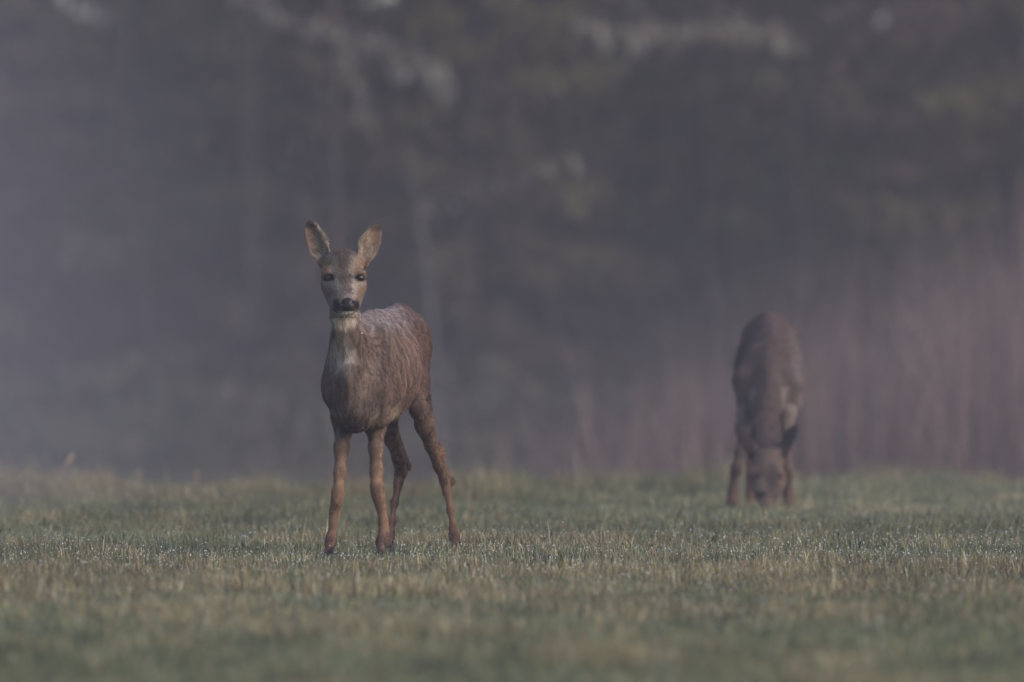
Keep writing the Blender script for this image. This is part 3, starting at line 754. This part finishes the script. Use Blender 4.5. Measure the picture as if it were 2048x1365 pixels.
    for (cx_, cy_, rx, ry, wt) in ((670, 800, 14, 20, .6), (684, 765, 16, 12, .45), (744, 800, 14, 24, .55), (712, 770, 8, 30, .35), (766, 760, 6, 80, .5), (735, 815, 20, 14, .5)):
        C = blend(C, [.060, .045, .042], isf * tors * blob(x, y, cx_, cy_, rx, ry) * wt)      # damp dark patches of the moulting breast, plus shade painted into shoulder crease and armpit
    # throat
    C = blend(C, [.55, .48, .41], blob(x, y, 688, 645, 26, 12) * (V[:, 1] < 35.0) * 0.95)
    C = blend(C, [.40, .34, .28], blob(x, y, 684, 708, 24, 34) * (V[:, 1] < 35.05) * 0.95)
    # head
    H0 = [.205, .160, .130]
    C = np.where(head[:, None], np.array(H0) * (1 + 0.12 * wave(V, 30, 77))[:, None], C)
    hb = lambda col, *a: blend(C, col, head * blob(x, y, *a[:4]) * a[4])
    C = hb([.19, .105, .062], 642, 575, 14, 60, .7); C = hb([.19, .105, .062], 733, 560, 12, 55, .6)
    C = hb([.22, .135, .080], 650, 535, 16, 12, .7); C = hb([.22, .135, .080], 724, 535, 16, 12, .7)
    C = hb([.040, .030, .032], 686, 522, 13, 26, .75); C = hb([.09, .07, .068], 686, 507, 30, 8, .8)
    C = hb([.045, .034, .034], 691, 557, 14, 9, .75); C = hb([.120, .095, .088], 693, 575, 10, 16, .8)
    C = hb([.34, .28, .24], 709, 578, 6, 16, .8); C = hb([.32, .26, .22], 672, 580, 8, 18, .6)
    C = hb([.30, .24, .20], 657, 568, 12, 5, .6); C = hb([.30, .24, .20], 721, 568, 11, 5, .6)
    C = hb([.150, .095, .072], 663, 592, 12, 14, .6); C = hb([.150, .090, .066], 722, 590, 9, 14, .6)
    C = hb([.25, .20, .18], 692, 592, 16, 7, .5)
    C = hb([.022, .016, .018], 675, 611, 8, 10, 1.0); C = hb([.022, .016, .018], 712, 611, 7, 10, 1.0)
    C = hb([.022, .016, .018], 694, 617, 14, 7, 1.0)
    C = hb([.54, .49, .45], 694, 627, 18, 5.0, .95)
    C = blend(C, [.14, .09, .07], head * (y > 634) * 0.6)
    for ex in (658.5, 719.5): C = blend(C, [.022, .015, .014], head * blob(x, y, ex, 556, 11.5, 8.5, .22))
    nosem = blob(x, y, 695.5, 607, 13.0, 11.0, .12) * (V[:, 1] < 34.84)
    C = blend(C, [.016, .013, .014], nosem)
    # ears
    ear = (y < 523) & head & ((x < 655) & (y < 560 - 0.0 * x) & (y < 523 - 0.9 * (x - 637).clip(0, 99)) | (x > 720) & (y < 523 - 0.9 * (737 - x).clip(0, 99)) | (y < 499))
    inner = ear & (N[:, 1] < -0.25)
    C = np.where(ear[:, None], np.array([.115, .080, .062]), C)
    C = np.where(inner[:, None], np.array([.205, .148, .108]) * (1 + 0.28 * wave(V, 32, 79))[:, None], C)
    C = blend(C, [.20, .13, .095], inner * blob(x, y, 616, 485, 9, 36) * .8); C = blend(C, [.20, .13, .095], inner * blob(x, y, 752, 490, 10, 34) * .8)
    C = blend(C, [.13, .09, .07], inner * blob(x, y, 640, 503, 5, 20) * .75); C = blend(C, [.13, .09, .07], inner * blob(x, y, 730, 505, 5, 18) * .75)
    C = blend(C, [.035, .026, .025], ear * blob(x, y, 619, 449, 18, 9) * .8); C = blend(C, [.035, .026, .025], ear * blob(x, y, 755, 455, 15, 9) * .7)
    rim = ear & (N[:, 1] > -0.45) & (N[:, 1] < 0.5)
    C = blend(C, [.035, .026, .025], rim * .85)
    C = C.clip(0.008, 0.9)

    # combing direction of the coat
    flow = np.tile(u * 0.75 + np.array([0, 0, -0.8]), (len(V), 1))
    flow = np.where(((z < 0.36) | (isf & (z < 0.7) & (al < 0.08)))[:, None], np.array([0, 0.05, -1.0]), flow)
    nosep = P(696, 606, 34.78)
    flow = np.where(head[:, None], unit(V - nosep), flow)
    flow = np.where((ear & (x < 690))[:, None], unit(P(616, 442, 34.98) - P(649, 520, 34.96)), flow)
    flow = np.where((ear & (x >= 690))[:, None], unit(P(757, 448, 34.98) - P(725, 520, 34.96)), flow)
    length = np.full(len(V), 0.0115) + 0.005 * frost
    length = np.where(z < 0.33, 0.0095, length); length = np.where(head, 0.0085, length); length = np.where(ear, 0.004, length)
    length = np.where(inner, 0.005, length)
    neckf = (y > 632) & (y < 745) & (V[:, 1] < 35.05) & ~head
    length = np.where(neckf, 0.016, length)
    dens = np.where(head, 3.0, np.where(z < 0.36, 2.2, 1.0)); dens = np.where(ear, 1.6, dens); dens = dens * (1 - 0.98 * (nosem > 0.5))
    dens = np.where(z < 0.015, 0.02, dens)
    eyem = np.maximum(blob(x, y, 658.5, 556, 10, 7.5, .1), blob(x, y, 719.5, 556, 10, 7.5, .1)) * head
    dens = dens * (1 - eyem.clip(0, 1) * (V[:, 1] < 34.93))

    off = np.array([P(760, 1100, 35.3)[0], 35.3, float(ground_z(-0.38, 35.3))])
    root = empty('roe_deer', off)
    tag(root, 'slender brown roe deer standing with raised head and pricked ears, facing forward', 'deer', 'roe deer on the meadow')
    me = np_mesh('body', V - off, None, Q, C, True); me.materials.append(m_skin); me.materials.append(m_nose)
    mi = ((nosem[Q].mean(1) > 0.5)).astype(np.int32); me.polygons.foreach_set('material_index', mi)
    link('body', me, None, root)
    for ex in (658.5, 719.5):
        sp, sn = front_at(V, N, ex, 556.5, 4)
        c = P(ex, 556.5, sp[1] + 0.0098)
        ball('eye', c, 0.0128, m_eye, root, off)
    for (fx, Yf, td) in ((659, 34.985, (-0.1, -1)), (764, 35.025, (0.05, -1)), (913, 35.65, (0.25, -1)), (779, 35.745, (0.0, -1))):
        p = P(fx, 1100, Yf); p[2] = ground_z(p[0], p[1]); hoof(root, off, p + np.array([0, 0, 0.0]), td)
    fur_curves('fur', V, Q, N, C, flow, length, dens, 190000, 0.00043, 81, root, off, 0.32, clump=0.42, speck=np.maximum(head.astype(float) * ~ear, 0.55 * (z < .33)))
    # ragged moulting tufts on the hind leg and long hair inside the ears
    tuft = np.zeros(len(V)); tdir = np.tile(np.array([0.75, 0.1, 0.35]), (len(V), 1))
    for (cx_, cy_, rx, ry) in ((884, 884, 9, 13), (887, 905, 7, 12), (905, 962, 4, 6), (858, 800, 5, 6)):
        tuft = np.maximum(tuft, blob(x, y, cx_, cy_, rx, ry, .3) * ~isf * (N[:, 0] > 0.1))
    tC = np.where((x > 870)[:, None] & (y < 925)[:, None], np.array([.26, .13, .08]), C * 0.9)
    fur_curves('tuft', V, Q, N, tC, tdir, np.where((x > 870) & (y < 925), 0.024, 0.011) * np.ones(len(V)), tuft + 1e-6, 420, 0.0005, 83, root, off, 1.1, 4, 0.7)
    eh = inner * (np.exp(-((x - 652) / 14) ** 2) + np.exp(-((x - 637) / 9) ** 2) * (y > 495) + np.exp(-((x - 716) / 14) ** 2) + np.exp(-((x - 740) / 9) ** 2) * (y > 495))
    edir = np.where((x < 690)[:, None], np.array([-0.55, -0.1, 0.55]), np.array([0.55, -0.1, 0.55])) * np.ones((len(V), 1))
    fur_curves('ear_hair', V, Q, N, np.tile(np.array([.40, .32, .24]), (len(V), 1)), edir, np.full(len(V), 0.015), eh + 1e-7, 1500, 0.0004, 85, root, off, 0.5, 5, 0.6)
    # straw with a drop hanging from the mouth
    a, b_, c_ = P(708, 624, 34.800), P(717, 645, 34.785), P(724, 667, 34.785)
    st = Collect(); Vt, Qt = tube([a, b_, c_], [.0012, .0010, .0008], 5); st.add(Vt, Qt)
    so = link('grass_straw', st.mesh('grass_straw', True), m_stalk)
    tag(so, 'thin grass straw with a water drop hanging from the standing deer mouth', 'straw')
    ball('water_drop', c_, 0.0024, m_dew, so, np.zeros(3), seg=10, ring=8)
standing_deer()

# ---- the grazing deer behind, head down in the grass
def grazing_deer():
    org = P(1537, 700, 42.98)
    psi = math.radians(1.4)
    xs = np.arange(0.69, 1.10, 0.0048); ys = np.arange(42.35, 44.02, 0.0065); zs = np.arange(-0.03, 0.73, 0.0048)
    B = Flesh(xs, ys, zs)
    u = np.array([math.sin(psi), math.cos(psi), 0]); sd = np.array([math.cos(psi), -math.sin(psi), 0])
    at = lambda s, l, z: np.array([org[0], org[1], 0]) + u * s + sd * l + np.array([0, 0, z])
    B.loft(org, psi, [(-0.03, .47, .36, .03), (0.02, .530, .330, .062), (0.08, .565, .325, .086), (0.16, .598, .32, .102), (0.28, .632, .325, .117), (0.38, .652, .335, .122),
                      (0.47, .668, .38, .110), (0.55, .680, .42, .092), (0.63, .685, .44, .078), (0.70, .665, .46, .060), (0.76, .61, .49, .04)], 0.02, 0.10)
    for l_ in (-1, 1):
        B.cone(at(0.12, 0.06 * l_, 0.53), 0.024, at(0.05, 0.082 * l_, 0.44), 0.036, 0.045)
        B.cone(at(0.05, 0.082 * l_, 0.44), 0.034, at(0.10, 0.084 * l_, 0.36), 0.030, 0.04)
        B.cone(at(0.62, 0.045 * l_, 0.58), .052, at(0.55, 0.072 * l_, 0.43), .045, 0.05)
        B.chain([(at(0.55, .075 * l_, .43), .045), (at(0.60, .072 * l_, .33), .028), (at(0.70, .066 * l_, .235), .020), (at(0.715, .066 * l_, .20), .0165), (at(0.69, .066 * l_, .10), .0130),
                 (at(0.68, .066 * l_, .045), .016), (at(0.66, .066 * l_, 0.0), .0165)], 0.016)
    B.chain([(P(1490, 828, 43.05), .030), (P(1488, 862, 43.04), .0195), (P(1480, 905, 43.0), .0165), (P(1473, 937, 42.97), .0185), (P(1470, 955, 42.98), .0140), (P(1467, 985, 42.98), .0150),
             (P(1465, 1002, 42.97), .0180), (P(1464, 1020, 42.94), .0180)], 0.016)
    B.chain([(P(1576, 828, 43.05), .030), (P(1576, 862, 43.04), .0195), (P(1575, 905, 43.0), .0165), (P(1575, 940, 42.97), .0180), (P(1577, 958, 42.98), .0135), (P(1578, 985, 42.98), .0150),
             (P(1580, 1002, 42.97), .0180), (P(1580, 1020, 42.94), .0180)], 0.016)
    # neck reaching down and forward, head with the muzzle in the grass
    B.chain([(P(1536, 760, 43.05), .068), (P(1533, 810, 42.95), .050), (P(1531, 860, 42.82), .041), (P(1533, 905, 42.70), .040), (P(1536, 925, 42.655), .044)], 0.03)
    B.cone(P(1536, 922, 42.63), .052, P(1536, 950, 42.585), .046, 0.02); B.cone(P(1536, 950, 42.585), .043, P(1534, 990, 42.53), .028, 0.02)
    B.cone(P(1534, 990, 42.53), .026, P(1532, 1008, 42.505), .021, 0.015)
    for s_ in (-1, 1):
        B.ell(P(1536 + 23 * s_, 948, 42.575), (.019, .020, .019), 0.014)
        B.cone(P(1536 + 20 * s_, 965, 42.60), .030, P(1534 + 10 * s_, 995, 42.54), .018, 0.02)
    B.ear(P(1512, 916, 42.65), P(1470, 846, 42.66), np.array([-0.75, 0.55, -0.35]), .066, th=.005)
    B.ear(P(1559, 914, 42.65), P(1593, 848, 42.66), np.array([0.75, 0.55, -0.35]), .066, th=.005)
    V, Q = B.skin(); V = relax(V, Q, 2, 0.35); N = vert_normals(V, Q)
    V = V + N * (0.002 * wave(V, 12, 171))[:, None]; N = vert_normals(V, Q)
    x, y = topx(V); z = V[:, 2]; al = V[:, 1] - org[1]
    C = np.tile(np.array([.085, .059, .056]), (len(V), 1)) * (1 + 0.12 * wave(V, 8, 173))[:, None]
    C = blend(C, [.095, .055, .052], sst(0.35, 0.55, al) * .7)
    C = blend(C, [.20, .165, .155], sst(0.7, 1.2, np.abs(V[:, 0] - org[0]) / .085) * (z > .42) * (al < .5) * (V[:, 0] > org[0]) * .5)  # lit side painted in: only the sunward flank gets the paler colour
    C = blend(C, [.065, .047, .043], np.exp(-((V[:, 0] - org[0]) / .030) ** 2) * (z > .2) * (al < .35) * .7)
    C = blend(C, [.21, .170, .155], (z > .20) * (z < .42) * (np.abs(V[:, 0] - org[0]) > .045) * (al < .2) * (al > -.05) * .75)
    leg = (1 - sst(.22, .32, z)) * (al > -0.12)
    C = blend(C, [.112, .080, .068], leg * .85 * (al < .25)); C = blend(C, [.11, .07, .055], leg * .7 * (al >= .25))
    C = blend(C, [.13, .065, .045], leg * (1 - sst(.03, .08, z)) * .7)
    head = (V[:, 1] < 42.70) & (y > 898)
    C = np.where(head[:, None], np.array([.125, .090, .074]), C)
    C = blend(C, [.15, .092, .066], head * (blob(x, y, 1502, 940, 12, 26) + blob(x, y, 1570, 940, 8, 26)) * .8)
    C = blend(C, [.040, .032, .036], head * blob(x, y, 1546, 960, 12, 32) * .9)
    C = blend(C, [.26, .18, .13], head * blob(x, y, 1520, 968, 11, 14) * .9)
    C = blend(C, [.03, .022, .022], head * blob(x, y, 1520, 989, 12, 5) * .9)
    ear = (y < 914) & (V[:, 1] < 42.8) & ((x < 1509) | (x > 1562))
    C = np.where(ear[:, None], np.array([.026, .020, .021]), C)
    flow = np.tile(u * 0.7 + np.array([0, 0, -0.8]), (len(V), 1)); flow = np.where((al < 0.05)[:, None], np.array([0, -0.3, -1.0]), flow)
    off = np.array([org[0], 43.15, float(ground_z(org[0], 43.15))])
    root = empty('roe_deer', off)
    tag(root, 'darker roe deer grazing with its head lowered into the grass, blurred by mist', 'deer', 'roe deer on the meadow')
    link('body', np_mesh('body', V - off, None, Q, C.clip(.008, .9), True), m_skin, root)
    for s_ in (-1, 1):
        sp, sn = front_at(V, N, 1536 + 26 * s_, 950, 5)
        ball('eye', sp - sn * 0.008, 0.0125, m_eye, root, off)
    for (fx, Yf) in ((1464, 42.93), (1580, 42.93)):
        p = P(fx, 1000, Yf); p[2] = ground_z(p[0], p[1]); hoof(root, off, p, (0, -1))
    for l_ in (-1, 1):
        p = at(0.655, 0.066 * l_, 0); p[2] = ground_z(p[0], p[1]); hoof(root, off, p, (0, -1))
    fur_curves('fur', V, Q, N, C.clip(.008, .9), flow, np.full(len(V), .014), np.ones(len(V)), 26000, 0.0008, 181, root, off, 0.35, 3)
grazing_deer()

# ------------------------------------------------------------------ the air: even haze, and mist lying in the dip and drifting in from the side
def volume_mat(name, col, dens, aniso):
    m = bpy.data.materials.new(name); m.use_nodes = True; t = m.node_tree
    t.nodes.remove(t.nodes['Principled BSDF'])
    v = t.nodes.new('ShaderNodeVolumePrincipled'); v.inputs['Color'].default_value = (*col, 1); v.inputs['Density'].default_value = dens
    v.inputs['Anisotropy'].default_value = aniso
    t.links.new(v.outputs[0], t.nodes['Material Output'].inputs['Volume'])
    return m
MISTC = (0.935, 0.855, 0.955)
zlo = float(GV[:, 2].min()) - 1.0; zhi = max(15.0, float(GV[:, 2].max()) + 1.0)
hv = np.array([(x, y, z) for x in (-324, 324) for y in (-124, 424) for z in (zlo, zhi)], float)
hq = [(0, 1, 3, 2), (4, 6, 7, 5), (0, 4, 5, 1), (2, 3, 7, 6), (0, 2, 6, 4), (1, 5, 7, 3)]
tag(link('haze', np_mesh('haze', hv, None, hq), volume_mat('haze_air', MISTC, 0.0018, 0.2)), 'pale violet dawn haze filling the air over the meadow', 'haze', kind='stuff')
def mist(c, r, dens):
    """A drifting bank, thick in the middle and thinning out to nothing all round."""
    V, Q = [], []; nr_, na = 14, 40
    for side in (-1, 1):
        for i in range(nr_ + 1):
            q = i / nr_
            for j in range(na):
                ph = 2 * math.pi * j / na
                wob = 1 + 0.10 * math.sin(3 * ph + 1) + 0.06 * math.sin(5 * ph)
                V.append((c[0] + r[0] * q * wob * math.cos(ph), c[1] + side * (r[1] * (1 - q * q) ** 1.8 + 0.003), c[2] + r[2] * q * wob * math.sin(ph)))
    n1 = (nr_ + 1) * na
    for s_ in (0, 1):
        for i in range(nr_):
            for j in range(na):
                k = (j + 1) % na; f = (i * na + j, i * na + k, (i + 1) * na + k, (i + 1) * na + j)
                f = tuple(v + s_ * n1 for v in f); Q.append(f if s_ == 1 else f[::-1])
    for j in range(na):
        k = (j + 1) % na; a = nr_ * na; Q.append((a + j, n1 + a + j, n1 + a + k, a + k))
    return link('mist_bank', np_mesh('mist_bank', V, None, Q, None, True), volume_mat('mist_air', MISTC, dens, 0.2))
tag(mist((-6.1, 42.5, -0.2), (5.0, 17, 5.2), 0.028), 'pale bank of mist drifting across the meadow past the standing deer', 'mist', kind='stuff')
tag(mist((-2.0, 74, -1.0), (16, 12, 3.6), 0.0034), 'low pale mist lying in the dip in front of the wood', 'mist', kind='stuff')
tag(mist((2.1, 40.6, 0.15), (2.6, 1.5, 1.1), 0.016), 'thin violet veil of mist hanging in front of the grazing deer', 'mist', kind='stuff')
